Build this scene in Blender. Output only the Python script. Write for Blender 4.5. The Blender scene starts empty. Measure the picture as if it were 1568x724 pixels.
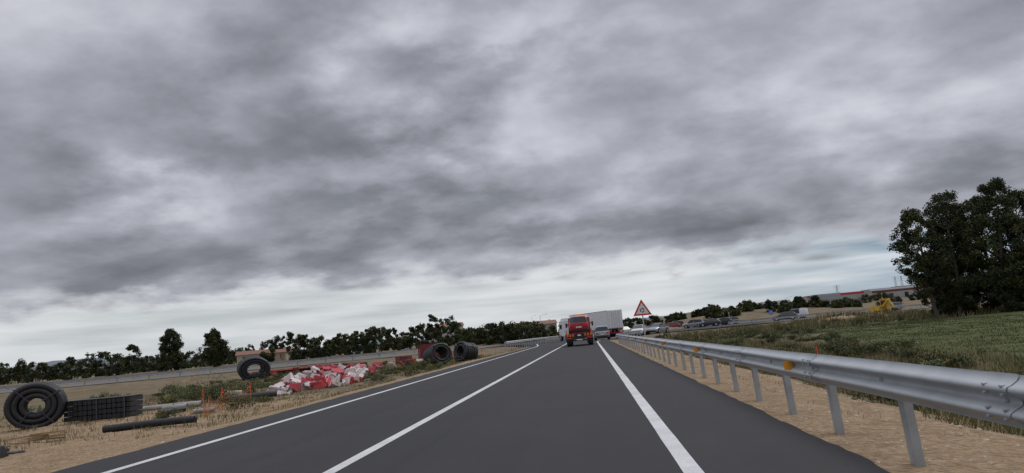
import bpy, math, random
import numpy as np
from mathutils import Vector, Matrix, noise as mn
random.seed(7); rng=np.random.default_rng(7)
scene=bpy.context.scene
def ss(a,b,x):
    t=np.clip((x-a)/(b-a),0,1); return t*t*(3-2*t)

# ------------------------------------------------------------ materials
def mat(name,col,rough=.7,col2=None,scale=5.,metal=0.,bump=0.,detail=3,attr=None,spec=.5,c0=.35,c1=.65,coord='Object'):
    m=bpy.data.materials.new(name); m.use_nodes=True; nt=m.node_tree; N=nt.nodes; L=nt.links
    b=N['Principled BSDF']; b.inputs['Roughness'].default_value=rough; b.inputs['Metallic'].default_value=metal
    b.inputs['Specular IOR Level'].default_value=spec
    tc=N.new('ShaderNodeTexCoord'); no=N.new('ShaderNodeTexNoise'); no.inputs['Scale'].default_value=scale; no.inputs['Detail'].default_value=detail
    L.new(tc.outputs[coord],no.inputs['Vector'])
    r=N.new('ShaderNodeValToRGB'); L.new(no.outputs['Fac'],r.inputs['Fac'])
    if col2 is None: col2=tuple(c*.82 for c in col)
    r.color_ramp.elements[0].position=c0; r.color_ramp.elements[1].position=c1
    r.color_ramp.elements[0].color=(*col2,1); r.color_ramp.elements[1].color=(*col,1)
    out=r.outputs['Color']
    if attr:
        a=N.new('ShaderNodeAttribute'); a.attribute_name=attr
        mx=N.new('ShaderNodeMix'); mx.data_type='RGBA'; mx.blend_type='MULTIPLY'; mx.inputs[0].default_value=1
        L.new(out,mx.inputs[6]); L.new(a.outputs['Color'],mx.inputs[7]); out=mx.outputs[2]
    L.new(out,b.inputs['Base Color'])
    if bump:
        bp=N.new('ShaderNodeBump'); bp.inputs['Strength'].default_value=bump; bp.inputs['Distance'].default_value=.02
        L.new(no.outputs['Fac'],bp.inputs['Height']); L.new(bp.outputs['Normal'],b.inputs['Normal'])
    return m

M={}
M['steel']=mat('galvanised_steel',(.48,.50,.51),.55,(.40,.42,.43),3,metal=.25,c0=.3,c1=.7)
M['steelpost']=mat('galvanised_post',(.42,.44,.45),.6,(.32,.34,.35),5,metal=.15,c0=.3,c1=.7)
M['amber']=mat('amber_reflector',(.90,.36,.02),.3)
M['white']=mat('white_paint',(.78,.78,.78),.45)
M['red']=mat('red_paint',(.42,.02,.03),.3)
M['redsign']=mat('sign_red',(.62,.03,.03),.4)
M['black']=mat('black_rubber',(.02,.02,.022),.7)
M['blackpl']=mat('black_plastic',(.020,.022,.026),.5,(.012,.013,.016),6)
M['glass']=mat('dark_glass',(.02,.025,.03),.08)
M['silver']=mat('silver_paint',(.42,.44,.46),.3,metal=.5)
M['dgrey']=mat('dark_grey_paint',(.06,.065,.075),.3)
M['carwhite']=mat('white_car_paint',(.75,.76,.77),.3)
M['tail']=mat('tail_light',(.6,.02,.02),.25)
M['orange']=mat('orange_board',(.75,.20,.03),.5)
M['net']=mat('orange_net',(.50,.16,.06),.7,(.34,.12,.06),2)
M['yellow']=mat('machine_yellow',(.60,.40,.04),.6,(.42,.28,.05),2)
M['redpl']=mat('red_plastic',(.52,.05,.06),.5,(.36,.06,.06),2)
M['whitepl']=mat('white_plastic',(.68,.60,.58),.5,(.48,.40,.37),2)
M['dkred']=mat('oxide_red',(.22,.03,.03),.6,(.10,.02,.02),3)
M['blue']=mat('sign_blue',(.02,.12,.5),.4)
M['stucco']=mat('stucco',(.50,.43,.33),.9,(.42,.36,.28),2)
M['stucco2']=mat('pale_stucco',(.6,.57,.52),.9)
M['roof']=mat('terracotta_roof',(.26,.13,.085),.8,(.18,.09,.06),6)
M['concrete']=mat('concrete',(.42,.41,.38),.9,(.3,.29,.27),4)
M['cream']=mat('cream_blocks',(.50,.44,.33),.8,(.38,.33,.25),4)
M['wood']=mat('wood',(.4,.28,.16),.8,(.28,.19,.1),6)
M['bark']=mat('bark',(.10,.08,.06),.95,(.05,.04,.03),8)
M['leaf']=mat('leaves',(.082,.092,.036),.75,(.048,.060,.024),.6,attr='tint',spec=.2)
M['leafbush']=mat('bush_leaves',(.125,.135,.06),.8,(.085,.095,.04),1,attr='tint',spec=.2)
M['grass']=mat('grass_blades',(1,1,1),.9,(.85,.85,.85),1,attr='tint',spec=.05,detail=1)
M['hill']=mat('hazy_far_hill',(.15,.18,.20),1,(.12,.15,.165),.004)  # blue-grey of distance haze painted into the hill base colour

# ------------------------------------------------------------ mesh builder
class MB:
    def __init__(s): s.v=[];s.f=[];s.m=[];s.mats=[];s.smooth=[]
    def mi(s,k):
        if k not in s.mats: s.mats.append(k)
        return s.mats.index(k)
    def add(s,vs,fs,k,M4=None,smooth=False):
        o=len(s.v)
        if M4 is not None: vs=[M4@Vector(v) for v in vs]
        s.v+= [tuple(v) for v in vs]
        i=s.mi(k)
        for f in fs: s.f.append(tuple(o+a for a in f)); s.m.append(i); s.smooth.append(smooth)
    def box(s,c,d,k,M4=None,top=1.,topy=None):
        x,y,z=[a/2 for a in d]; ty=top if topy is None else topy
        vs=[(-x,-y,-z),(x,-y,-z),(x,y,-z),(-x,y,-z),(-x*top,-y*ty,z),(x*top,-y*ty,z),(x*top,y*ty,z),(-x*top,y*ty,z)]
        vs=[(a+c[0],b+c[1],e+c[2]) for a,b,e in vs]
        s.add(vs,[(0,3,2,1),(4,5,6,7),(0,1,5,4),(1,2,6,5),(2,3,7,6),(3,0,4,7)],k,M4)
    def cyl(s,p0,p1,r0,r1,k,n=12,M4=None,cap=True):
        p0=Vector(p0);p1=Vector(p1);d=(p1-p0).normalized()
        a=d.orthogonal().normalized(); b=d.cross(a)
        vs=[];fs=[]
        for p,r in((p0,r0),(p1,r1)):
            for i in range(n):
                t=2*math.pi*i/n; vs.append(p+a*(r*math.cos(t))+b*(r*math.sin(t)))
        for i in range(n): fs.append((i,(i+1)%n,n+(i+1)%n,n+i))
        s.add(vs,fs,k,M4,True)
        if cap:
            s.add(vs[:n],[tuple(range(n))[::-1]],k,M4); s.add(vs[n:],[tuple(range(n))],k,M4)
    def prism(s,poly,x0,x1,k,M4=None,axis=0):
        n=len(poly)
        if axis==0: vs=[(x0,a,b) for a,b in poly]+[(x1,a,b) for a,b in poly]
        else: vs=[(a,x0,b) for a,b in poly]+[(a,x1,b) for a,b in poly]
        fs=[tuple(range(n))[::-1],tuple(range(n,2*n))]+[(i,(i+1)%n,n+(i+1)%n,n+i) for i in range(n)]
        s.add(vs,fs,k,M4)
    def torus(s,R,r,k,M4=None,n=48,m=8,rib=0,off=(0,0,0)):
        vs=[];fs=[]
        for i in range(n):
            t=2*math.pi*i/n; rr=r*(1+(rib if i%2 else 0))
            for j in range(m):
                u=2*math.pi*j/m; q=R+rr*math.cos(u)
                vs.append((q*math.cos(t)+off[0],rr*math.sin(u)+off[1],q*math.sin(t)+off[2]))
        for i in range(n):
            for j in range(m):
                fs.append((i*m+j,i*m+(j+1)%m,((i+1)%n)*m+(j+1)%m,((i+1)%n)*m+j))
        s.add(vs,fs,k,M4,True)
    def build(s,name,loc=(0,0,0),rz=0,bevel=0):
        me=bpy.data.meshes.new(name); me.from_pydata(s.v,[],s.f)
        for k in s.mats: me.materials.append(M[k])
        me.polygons.foreach_set('material_index',s.m); me.polygons.foreach_set('use_smooth',s.smooth); me.update()
        o=bpy.data.objects.new(name,me); scene.collection.objects.link(o); o.location=loc; o.rotation_euler=(0,0,rz)
        if bevel:
            b=o.modifiers.new('b','BEVEL'); b.width=bevel; b.segments=2; b.limit_method='ANGLE'
        return o
def T(x,y,z,rx=0,ry=0,rz=0,sx=1,sy=1,sz=1):
    return Matrix.Translation((x,y,z))@Matrix.Rotation(rz,4,'Z')@Matrix.Rotation(ry,4,'Y')@Matrix.Rotation(rx,4,'X')@Matrix.Diagonal((sx,sy,sz,1))

# ------------------------------------------------------------ terrain
def ynear(x):
    return np.interp(x,[-2000,-160,-28,-10,10,37,200,2000],[60,62,118,132,122,131,188,260])
def H(x,y):
    x=np.asarray(x,float);y=np.asarray(y,float)
    side=np.interp(x,[-60,-11.2,-8.6,-7.2,2.0,2.45,4.3,7.2,11,40],[-.8,-.8,-.16,-.06,-.06,-.13,-.32,-1.15,-.65,-.6])
    yn=ynear(x)
    k=ss(yn-12,yn-1,y)
    z=side*(1-k)+(-.06)*k
    z=z+ .9*ss(155,215,y)*ss(-8,-30,x)
    z=z+ 15*ss(220,1100,y)*ss(10,150,x) + 6*ss(300,1500,y)*ss(10,-400,x)
    z=z+3.4*np.exp(-((x-48)/30)**2-((y-240)/28)**2)
    z=z+.9*np.exp(-((x-34)/6)**2-((y-106)/6)**2)+.25*np.exp(-((x-43)/7)**2-((y-112)/7)**2)
    z=z+.35*np.exp(-((x+13)/3)**2-((y-55)/8)**2)
    amp=ss(0,1,np.clip(np.maximum((x-2.3)/3,(-7.5-x)/3),0,1))*(1-k*.8)
    z=z+amp*(.05*np.sin(x*1.7+y*.6)*np.sin(y*1.1-x*.4)+.09*np.sin(x*.43+1)*np.sin(y*.31+.5)+.03*np.sin(x*4.1+y*2.3)*np.sin(3.3*y))
    return z
def Hz(x,y): return float(H(x,y))
def axis_pts(lo,hi,step,far,g):
    c=list(np.arange(lo,hi+1e-6,step)); s=step;a=hi
    while a<far: s*=g;a+=s;c.append(a)
    s=step;a=lo
    while a>-far: s*=g;a-=s;c.insert(0,a)
    return np.array(c)
xs=axis_pts(-26,16,.3,7000,1.06); ys=axis_pts(-6,50,.4,7000,1.04); ys=ys[ys>-300]
X,Y=np.meshgrid(xs,ys); Z=H(X,Y)
nx,ny=len(xs),len(ys)
V=np.stack([X,Y,Z],-1).reshape(-1,3)
ii=np.arange(nx-1)[None,:]+np.arange(ny-1)[:,None]*nx
F=np.stack([ii,ii+1,ii+nx+1,ii+nx],-1).reshape(-1,4)
def fastmesh(name,V,F,mats,tint=None,smooth=True,mi=None):
    me=bpy.data.meshes.new(name); n=F.shape[1]
    me.vertices.add(len(V)); me.vertices.foreach_set('co',V.astype(np.float32).ravel())
    me.loops.add(F.size); me.loops.foreach_set('vertex_index',F.astype(np.int32).ravel())
    me.polygons.add(len(F)); me.polygons.foreach_set('loop_start',np.arange(len(F),dtype=np.int32)*n)
    me.polygons.foreach_set('use_smooth',np.full(len(F),smooth))
    for k in mats: me.materials.append(M[k])
    me.update(calc_edges=True)
    if tint is not None:
        a=me.color_attributes.new('tint','FLOAT_COLOR','POINT'); c=np.ones((len(V),4),np.float32); c[:,:3]=tint
        a.data.foreach_set('color',c.ravel())
    o=bpy.data.objects.new(name,me); scene.collection.objects.link(o); return o

x=V[:,0];y=V[:,1]
wob=.5*np.sin(y*.37)+.35*np.sin(y*.9+1)+.2*np.sin(y*2.1)
sandR=ss(5.4,4.5,x+wob*.5)*(x>0)*ss(110,85,y)
sandL=ss(-9.9,-8.7,x+wob*.3)*(x<0)
yard=.85*ss(-10,-12,x)*ss(42,32,y)*ss(-36,-30,x)+.3*ss(-10,-12,x)*ss(85,60,y)*ss(-44,-34,x)
mnd=np.clip(1.2*np.exp(-((x-42)/9)**2-((y-108)/8)**2)+1.0*np.exp(-((x-31)/7)**2-((y-104)/6)**2),0,1)
sand=np.clip(sandR+sandL*(y<125)+yard+mnd,0,1)
edge=np.interp(y,[0,20,65,90],[8.5,10.5,18,24])
green=ss(edge-.6,edge+.8,x+wob*.4)*ss(86,78,y)*(x>0)
dark=ss(4.6,5.6,x)*ss(edge+1,edge-1,x)*(y<95)*.7+.35*ss(-12,-20,x)*ss(50,75,y)*ss(105,90,y)
M_g=bpy.data.materials.new('ground_mat'); M_g.use_nodes=True; M['ground']=M_g
nt=M_g.node_tree;N=nt.nodes;L=nt.links;bs=N['Principled BSDF'];bs.inputs['Roughness'].default_value=.95;bs.inputs['Specular IOR Level'].default_value=.1
tc=N.new('ShaderNodeTexCoord')
def NZ(sc,det=4,rough=.6,vec=None):
    n=N.new('ShaderNodeTexNoise');n.inputs['Scale'].default_value=sc;n.inputs['Detail'].default_value=det;n.inputs['Roughness'].default_value=rough
    L.new(vec or tc.outputs['Object'],n.inputs['Vector']);return n.outputs['Fac']
def RAMP(f,stops):
    r=N.new('ShaderNodeValToRGB');L.new(f,r.inputs['Fac']);e=r.color_ramp.elements
    while len(e)<len(stops): e.new(.5)
    for q,(p,c) in zip(e,stops): q.position=p;q.color=(*c,1)
    return r.outputs['Color']
def MIX(f,a,b,bt='MIX'):
    m=N.new('ShaderNodeMix');m.data_type='RGBA';m.blend_type=bt
    if isinstance(f,float): m.inputs[0].default_value=f
    else: L.new(f,m.inputs[0])
    for s,v in((6,a),(7,b)):
        if isinstance(v,tuple): m.inputs[s].default_value=(*v,1)
        else: L.new(v,m.inputs[s])
    return m.outputs[2]
def MA(op,a,b=None,c=None,clamp=False):
    m=N.new('ShaderNodeMath');m.operation=op;m.use_clamp=clamp
    for s,v in enumerate((a,b,c)):
        if v is None: continue
        if isinstance(v,(int,float)): m.inputs[s].default_value=v
        else: L.new(v,m.inputs[s])
    return m.outputs[0]
at=N.new('ShaderNodeAttribute');at.attribute_name='tint'
sp=N.new('ShaderNodeSeparateColor');L.new(at.outputs['Color'],sp.inputs[0])
n1=NZ(.25,5,.65);n2=NZ(2.2,5,.7);n3=NZ(14,4,.75)
def edgem(ch):
    a=MA('MULTIPLY_ADD',n2,1.1,-.55); b=MA('ADD',sp.outputs[ch],a)
    return MA('MULTIPLY_ADD',b,2.2,-.6,True)
base=RAMP(n1,[(.3,(.08,.075,.04)),(.45,(.14,.115,.072)),(.58,(.20,.155,.10)),(.7,(.10,.10,.048))])
base=MIX(RAMP(n3,[(.35,(.0,.0,.0)),(.7,(.5,.5,.5))]),base,(.24,.185,.12))
sandc=RAMP(n2,[(.25,(.24,.165,.10)),(.5,(.37,.265,.165)),(.75,(.46,.345,.23))])
sandc=MIX(RAMP(n3,[(.4,(1,1,1)),(.55,(0,0,0))]),sandc,MIX(.7,sandc,(.14,.095,.055)))
greenc=RAMP(n1,[(.3,(.070,.084,.034)),(.5,(.092,.108,.042)),(.62,(.115,.118,.05)),(.72,(.16,.14,.075))])
greenc=MIX(RAMP(n2,[(.35,(.35,.35,.35)),(.65,(0,0,0))]),greenc,(.06,.07,.028))
darkc=RAMP(n2,[(.3,(.05,.05,.025)),(.5,(.10,.09,.045)),(.7,(.20,.16,.095))])
c=MIX(edgem(2),base,darkc); c=MIX(edgem(1),c,greenc); c=MIX(edgem(0),c,sandc)
L.new(c,bs.inputs['Base Color'])
bp=N.new('ShaderNodeBump');bp.inputs['Strength'].default_value=1.;bp.inputs['Distance'].default_value=.08
L.new(MA('ADD',MA('MULTIPLY',n3,.5),n2),bp.inputs['Height']);L.new(bp.outputs['Normal'],bs.inputs['Normal'])
g=fastmesh('ground',V,F,['ground'],np.stack([sand,green,dark],-1))

# ------------------------------------------------------------ asphalt material
def asphalt(name):
    global N,L,tc
    m=bpy.data.materials.new(name);m.use_nodes=True;nt=m.node_tree;N=nt.nodes;L=nt.links
    b=N['Principled BSDF'];tc=N.new('ShaderNodeTexCoord')
    a=NZ(.35,4,.6);f=NZ(90,2,.7);g2=NZ(3.0,4,.6)
    mp=N.new('ShaderNodeMapping');mp.inputs['Scale'].default_value=(1.6,.03,1);L.new(tc.outputs['Object'],mp.inputs['Vector'])
    st=NZ(1.0,4,.6,mp.outputs['Vector'])
    c=RAMP(a,[(.3,(.019,.019,.021)),(.7,(.031,.030,.032))])
    c=MIX(RAMP(f,[(.35,(0,0,0)),(.75,(.75,.75,.75))]),c,(.062,.060,.060))
    c=MIX(RAMP(st,[(.35,(.8,.8,.8)),(.6,(0,0,0))]),c,MIX(.65,c,(.010,.010,.011)))
    c=MIX(RAMP(g2,[(.55,(0,0,0)),(.8,(.35,.35,.35))]),c,(.052,.047,.042))
    L.new(c,b.inputs['Base Color'])
    L.new(MA('MULTIPLY_ADD',st,.35,.56),b.inputs['Roughness'])
    b.inputs['Specular IOR Level'].default_value=.22
    bp=N.new('ShaderNodeBump');bp.inputs['Strength'].default_value=.4;bp.inputs['Distance'].default_value=.006
    L.new(f,bp.inputs['Height']);L.new(bp.outputs['Normal'],b.inputs['Normal']);return m
M['asphalt']=asphalt('asphalt')
M['asphalt_old']=mat('old_asphalt',(.14,.135,.132),.85,(.105,.103,.10),.5)
def paint():
    global N,L,tc
    m=bpy.data.materials.new('road_paint');m.use_nodes=True;nt=m.node_tree;N=nt.nodes;L=nt.links
    b=N['Principled BSDF'];tc=N.new('ShaderNodeTexCoord')
    a=NZ(1.2,4,.7);f=NZ(60,3,.8)
    c=RAMP(a,[(.25,(.48,.48,.47)),(.6,(.68,.68,.67))]);c=MIX(RAMP(f,[(.3,(.6,.6,.6)),(.5,(0,0,0))]),c,(.2,.2,.2))
    L.new(c,b.inputs['Base Color']);b.inputs['Roughness'].default_value=.6;return m
M['paint']=paint()
def ribbon(name,pts,k,z,thick=0):
    mb=MB();vs=[];fs=[]
    for (a,b,c,d) in pts: vs+=[(a,b,z),(c,d,z)]
    n=len(pts)
    for i in range(n-1): fs.append((2*i,2*i+1,2*i+3,2*i+2))
    mb.add(vs,fs,k)
    if thick:
        o=[];ff=[]
        for (a,b,c,d) in pts: o+=[(a,b,z),(a-.12*(1),b,z-thick),(c,d,z),(c+.12,d,z-thick)]
        for i in range(n-1):
            q=4*i; ff.append((q+1,q,q+4,q+5)); ff.append((q+2,q+3,q+7,q+6))
        mb.add(o,ff,k)
    return mb.build(name)
def jag(v,y,s): return v+s*(mn.noise(Vector((v,y*.8,0)))+.5*mn.noise(Vector((v,y*3.1,5))))
yy=[-12+.25*i for i in range(530)]
pts=[]
for q in yy:
    w=float(ss(95,120,np.array(q)))
    pts.append((jag(-7.15,q,.07)-3*w,q,jag(2.07,q,.07)+5*w,q))
ribbon('road',pts,'asphalt',0,.16)
def line(name,xc,y0,y1,w=.15,k='paint',dx=0.):
    n=160;p=[]
    for i in range(n+1):
        q=y0+(y1-y0)*i/n; off=dx*float(ss(85,122,np.array(q)));j=.006*mn.noise(Vector((xc,q*2,1)))
        p.append((xc+off-w/2+j,q,xc+off+w/2-j,q))
    ribbon(name,p,k,.004)
line('road_marking',.715,-12,119,.16,dx=3.2)
line('road_marking',-2.80,-12,119,.15,dx=-.5)
line('road_marking',-6.10,-12,119,.15,dx=-2.)
mb=MB();n=96
cx,cy=8,158
vs=[(cx,cy,.006)]+[(cx+40*math.cos(2*math.pi*i/n),cy+38*math.sin(2*math.pi*i/n),.006) for i in range(n)]
mb.add(vs,[(0,1+i,1+(i+1)%n) for i in range(n)],'asphalt'); mb.build('roundabout_road')
M['island']=mat('island_grass',(.26,.21,.11),.95,(.10,.10,.045),.6)
mb=MB();vs=[];R=[13,12.8,11,8,4,0.01];Zs=[.006,.16,.35,.7,.95,1.05];n=48
for r,z in zip(R,Zs):
    for i in range(n): vs.append((cx+r*math.cos(2*math.pi*i/n),cy+10+r*math.sin(2*math.pi*i/n),z))
fs=[(a*n+i,a*n+(i+1)%n,(a+1)*n+(i+1)%n,(a+1)*n+i) for a in range(5) for i in range(n)]
mb.add(vs,fs,'island',None,True);mb.build('roundabout_island')
p=[]
for q in np.linspace(-400,-18,60):
    yn=float(ynear(q));p.append((q,yn+40,q,yn))
ribbon('crossing_road',p,'asphalt_old',.01)
p=[]
for q in np.linspace(30,400,60):
    yn=float(ynear(q));p.append((q,yn+14,q,yn))
ribbon('crossing_road',p,'asphalt_old',.01)

# ------------------------------------------------------------ guardrail
prof=[(.0,.0),(0,.012),(-.012,.03),(-.05,.056),(-.075,.066),(-.083,.082),(-.078,.098),(-.055,.112),(-.02,.130),(-.004,.142),(0,.156),(-.004,.170),(-.02,.182),(-.055,.200),(-.078,.214),(-.083,.230),(-.075,.246),(-.05,.256),(-.012,.282),(0,.300),(0,.312)]
def rail(name,path,ztop=.73,post=2.,sidez=None,lean=.09,face=1,first=0,bolts=False,refl=()):
    mb=MB();P=[Vector((a,b,0)) for a,b in path]
    def frame(i):
        d=(P[min(i+1,len(P)-1)]-P[max(i-1,0)]).normalized(); return d,Vector((d.y,-d.x,0))
    vs=[]
    for i,p in enumerate(P):
        d,nr=frame(i)
        wv=.005*mn.noise(Vector((p.x*.3,p.y*.35,2))) if bolts else 0
        for (o,z) in prof: vs.append(p+nr*(o*face)+Vector((wv*1.5,0,ztop-.312+z+wv)))
    m=len(prof)
    fs=[(i*m+j,i*m+j+1,(i+1)*m+j+1,(i+1)*m+j) for i in range(len(P)-1) for j in range(m-1)]
    mb.add(vs,fs,'steel',None,True)
    vs2=[v+Vector((.004*face,0,0)) for v in vs]; mb.add(vs2,[f[::-1] for f in fs],'steel',None,True)
    acc=0;nxt=first
    cnt=0
    for i in range(len(P)-1):
        seg=(P[i+1]-P[i]).length
        while nxt<=acc+seg:
            p=P[i].lerp(P[i+1],(nxt-acc)/seg);d,nr=frame(i);nr=nr*face
            gz=Hz(p.x+.1*face,p.y)
            zt=ztop-.03
            ln=lean*random.uniform(.7,1.4)
            def pl(c0,c1,ex,ey):
                h=zt-gz+.25
                k=ln*h*face
                b0=p+nr*c0+d*c1
                vs=[]
                for (sx,sy) in((-ex,-ey),(ex,-ey),(ex,ey),(-ex,ey)):
                    q=b0+nr*(sx)+d*sy; vs.append((q.x+k,q.y,gz-.25))
                for (sx,sy) in((-ex,-ey),(ex,-ey),(ex,ey),(-ex,ey)):
                    q=b0+nr*(sx)+d*sy; vs.append((q.x,q.y,zt))
                mb.add(vs,[(0,3,2,1),(4,5,6,7),(0,1,5,4),(1,2,6,5),(2,3,7,6),(3,0,4,7)],'steelpost')
            pl(.10,.0,.003,.058)
            pl(.135,.058,.036,.003); pl(.135,-.058,.036,.003)
            mb.box((p.x+.05*face,p.y,ztop-.156),(.09,.10,.16),'steelpost')
            if bolts:
                q=p+nr*(-.012); mb.cyl(q+Vector((0,0,ztop-.156)),q-nr*.02+Vector((0,0,ztop-.156)),.018,.012,'steel',8)
                if cnt%2==0:
                    for dy in(-.1,.1):
                        for zz in(.06,.11,.2,.25):
                            q=p+nr*(-.066)+d*(dy+.0)+Vector((0,0,ztop-.312+zz)); mb.cyl(q,q-nr*.028,.012,.009,'steelpost',6)
                    vv=[]
                    for s_ in(-.16,.16):
                        for (o,z) in prof: vv.append(p+d*s_+nr*(o-.008)+Vector((0,0,ztop-.312+z+(.004 if z>.3 else 0))))
                    mb.add(vv,[(j,j+1,m+j+1,m+j) for j in range(m-1)],'steel',None,True)
            cnt+=1;nxt+=post
        acc+=seg
    for yq in refl:
        xx=np.interp(yq,[a[1] for a in path],[a[0] for a in path])
        mb.prism([(-.045,0),(.045,0),(.058,.105),(-.058,.105)],-.012,.0,'amber',T(xx-.085,yq,ztop-.21),axis=1)
        mb.box((xx-.04,yq+.012,ztop-.156),(.10,.016,.05),'steelpost')
    return mb.build(name)
path=[(2.42,-4+ .5*i) for i in range(0,150)]
for i in range(1,31):
    q=70.5+i; path.append((2.42+ 4.2*(i/30)**2,q))
rail('guardrail',path,.735,2.,None,.06,1,first=.9,bolts=True,refl=(9.7,17.8,25.9,34,42,50))
path=[(-9.6,88),(-9.2,96),(-8.8,104),(-8.2,112),(-7.2,120),(-5.8,128),(-4.2,136)]
pp=[]
for a,b in zip(path[:-1],path[1:]):
    for i in range(8): pp.append((a[0]+(b[0]-a[0])*i/8,a[1]+(b[1]-a[1])*i/8))
rail('guardrail',pp,.9,2.,None,0,-1)
def cross(x0,x1,off,name='guardrail'):
    pp=[(q,float(ynear(q))+off) for q in np.linspace(x0,x1,int(abs(x1-x0)/2))]
    return rail(name,pp,.78,4.,None,0,1)
cross(22,120,-.3); cross(-150,-30,41.)
cross(-150,-30,-.4)

# ------------------------------------------------------------ traffic sign
mb=MB()
def tri(s):
    h=s*math.sqrt(3)/2; return [(-s/2,-h/3),(s/2,-h/3),(0,2*h/3)]
mb.prism(tri(1.38),0,.03,'redsign',axis=1)
mb.prism(tri(.96),-.006,-.002,'white',axis=1)
for k in range(3):
    t0=k*2*math.pi/3+.25
    r0,r1=.10,.17;vs=[];seg=8
    for i in range(seg+1):
        t=t0+i*(1.35/seg)
        vs+= [(r0*math.cos(t),-.010,r0*math.sin(t)-.02),(r1*math.cos(t),-.010,r1*math.sin(t)-.02)]
    mb.add(vs,[(2*i,2*i+1,2*i+3,2*i+2) for i in range(seg)],'black')
    t=t0+1.35; 
    mb.add([(.065*math.cos(t),-.010,.065*math.sin(t)-.02),(.19*math.cos(t),-.010,.19*math.sin(t)-.02),(.125*math.cos(t+.55),-.010,.125*math.sin(t+.55)-.02)],[(0,1,2)],'black')
mb.box((0,.06,-1.35),(.08,.05,3.2),'steel'); mb.box((0,.04,.25),(.4,.03,.04),'steel'); mb.box((0,.04,-.2),(.6,.03,.04),'steel')
mb.build('roundabout_warning_sign',(4.0,57.7,2.40),.05)
mb=MB(); mb.cyl((0,0,0),(0,.02,0),.38,.38,'blue',24);mb.cyl((0,-.004,0),(0,-.002,0),.22,.22,'white',24);mb.cyl((0,-.008,0),(0,-.006,0),.16,.16,'blue',24);mb.cyl((0,.05,-1.8),(0,.05,.3),.03,.03,'steel',8)
mb.build('roundabout_direction_sign',(27.8,121.6,1.6))
def lamp(x,y,h,arm=1.5):
    mb=MB();z=Hz(x,y);mb.cyl((0,0,-.3),(0,0,h),.09,.05,'steel',8);mb.cyl((0,0,h),(arm,0,h+.25),.04,.03,'steel',6);mb.box((arm+.25,0,h+.27),(.6,.2,.1),'steel')
    mb.build('street_lamp',(x,y,z))
lamp(-13,210,6.5);lamp(-24,330,9);lamp(75,300,7)

# ------------------------------------------------------------ vehicles
def wheel(mb,x,y,r,w,M4=None):
    mb.cyl((x-w/2,y,r),(x+w/2,y,r),r,r,'black',18,M4); s=1 if x>0 else -1
    mb.cyl((x+s*w/2,y,r),(x+s*(w/2+.01),y,r),r*.6,r*.55,'silver',12,M4)
def carparts(mb,paint,kind='hatch'):
    if kind=='van': S=[(-2.3,.45,1.0,1.05,.9,0),(-2.28,.3,1.0,1.9,.85,1),(-1,.25,1.0,1.98,.85,1),(.9,.25,1.0,1.95,.84,2),(1.75,.25,1.05,1.12,.86,3),(2.4,.25,.85,.9,.8,0),(2.5,.4,.6,.62,.75,0)]
    elif kind=='suv': S=[(-2.1,.45,.95,1.0,.8,0),(-2.05,.3,1.0,1.05,.82,1),(-1.75,.28,1.02,1.58,.66,2),(-.2,.25,1.0,1.68,.68,2),(.35,.25,.98,1.62,.67,2),(1.05,.25,1.0,1.06,.78,3),(2.0,.28,.85,.9,.75,0),(2.15,.4,.6,.62,.7,0)]
    else: S=[(-2.1,.4,.85,.92,.78,0),(-2.0,.3,.92,.98,.8,1),(-1.5,.25,.92,1.38,.62,2),(-.3,.22,.9,1.46,.62,2),(.25,.22,.9,1.42,.62,2),(1.1,.22,.88,.95,.74,3),(2.0,.25,.72,.78,.72,0),(2.12,.4,.55,.57,.66,0)]
    W=.9 if kind!='van' else .95
    vs=[]
    for (y,zb,zl,zt,wt,t) in S:
        e=.9 if abs(y)>2 else 1
        vs+=[(-W*.9*e,y,zb),(-W*e,y,(zb+zl)/2),(-W*.97*e,y,zl),(-wt*e,y,zt),(-wt*.6*e,y,zt+.03),(wt*.6*e,y,zt+.03),(wt*e,y,zt),(W*.97*e,y,zl),(W*e,y,(zb+zl)/2),(W*.9*e,y,zb)]
    m=10;body=[];gl=[]
    for i in range(len(S)-1):
        for j in range(m):
            f=(i*m+j,i*m+(j+1)%m,(i+1)*m+(j+1)%m,(i+1)*m+j)
            a,b=S[i],S[i+1];slope=abs(b[3]-a[3])>.25
            isg=False
            if j in(2,6) and (a[3]-a[2]>.15 or b[3]-b[2]>.15): isg= (kind!='van') or i>=2
            if j in(3,4,5) and slope and not(kind=='van' and i<1): isg=True
            (gl if isg else body).append(f)
    body.append(tuple(range(m))[::-1]);k=(len(S)-1)*m;body.append(tuple(range(k,k+m)))
    mb.add(vs,body,paint,None,True);mb.add(vs,gl,'glass')
    for s in(-1,1):
        mb.box((s*.80,-.35,1.15 if kind!='van' else 1.4),(.05,.09,.5),paint)
        mb.box((s*.66,-2.1,.84 if kind!='van' else 1.2),(.26,.06,.2 if kind!='van' else .45),'tail')
        mb.box((s*.62,2.07,.66),(.34,.1,.14),'white')
        mb.box((s*1.0,.75,1.0),(.2,.12,.14),paint)
        for y in(-1.3,1.32):
            wheel(mb,s*.80,y,.33,.2); mb.cyl((s*(W-.01),y,.36),(s*(W+.003),y,.36),.39,.39,'black',18)
            wheel(mb,s*(.84),y,.33,.2)
    mb.box((0,-2.09,.42),(1.5,.1,.22),'black');mb.box((0,2.1,.4),(1.4,.1,.25),'black');mb.box((0,-2.12,.68),(.5,.04,.11),'white')
def car(name,loc,rz,paint,kind='hatch'):
    mb=MB();carparts(mb,paint,kind)
    return mb.build(name,(loc[0],loc[1],loc[2]),rz,.02)
car('silver_car',(1.45,97,.0),.02,'silver','suv')
car('white_car',(7.0,112,0),2.9,'carwhite')
car('silver_car',(9.8,114,.0),2.6,'silver')
car('red_car',(17,166,.02),1.45,'red')
car('red_car',(14.0,172,.02),1.5,'red','suv')
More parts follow.
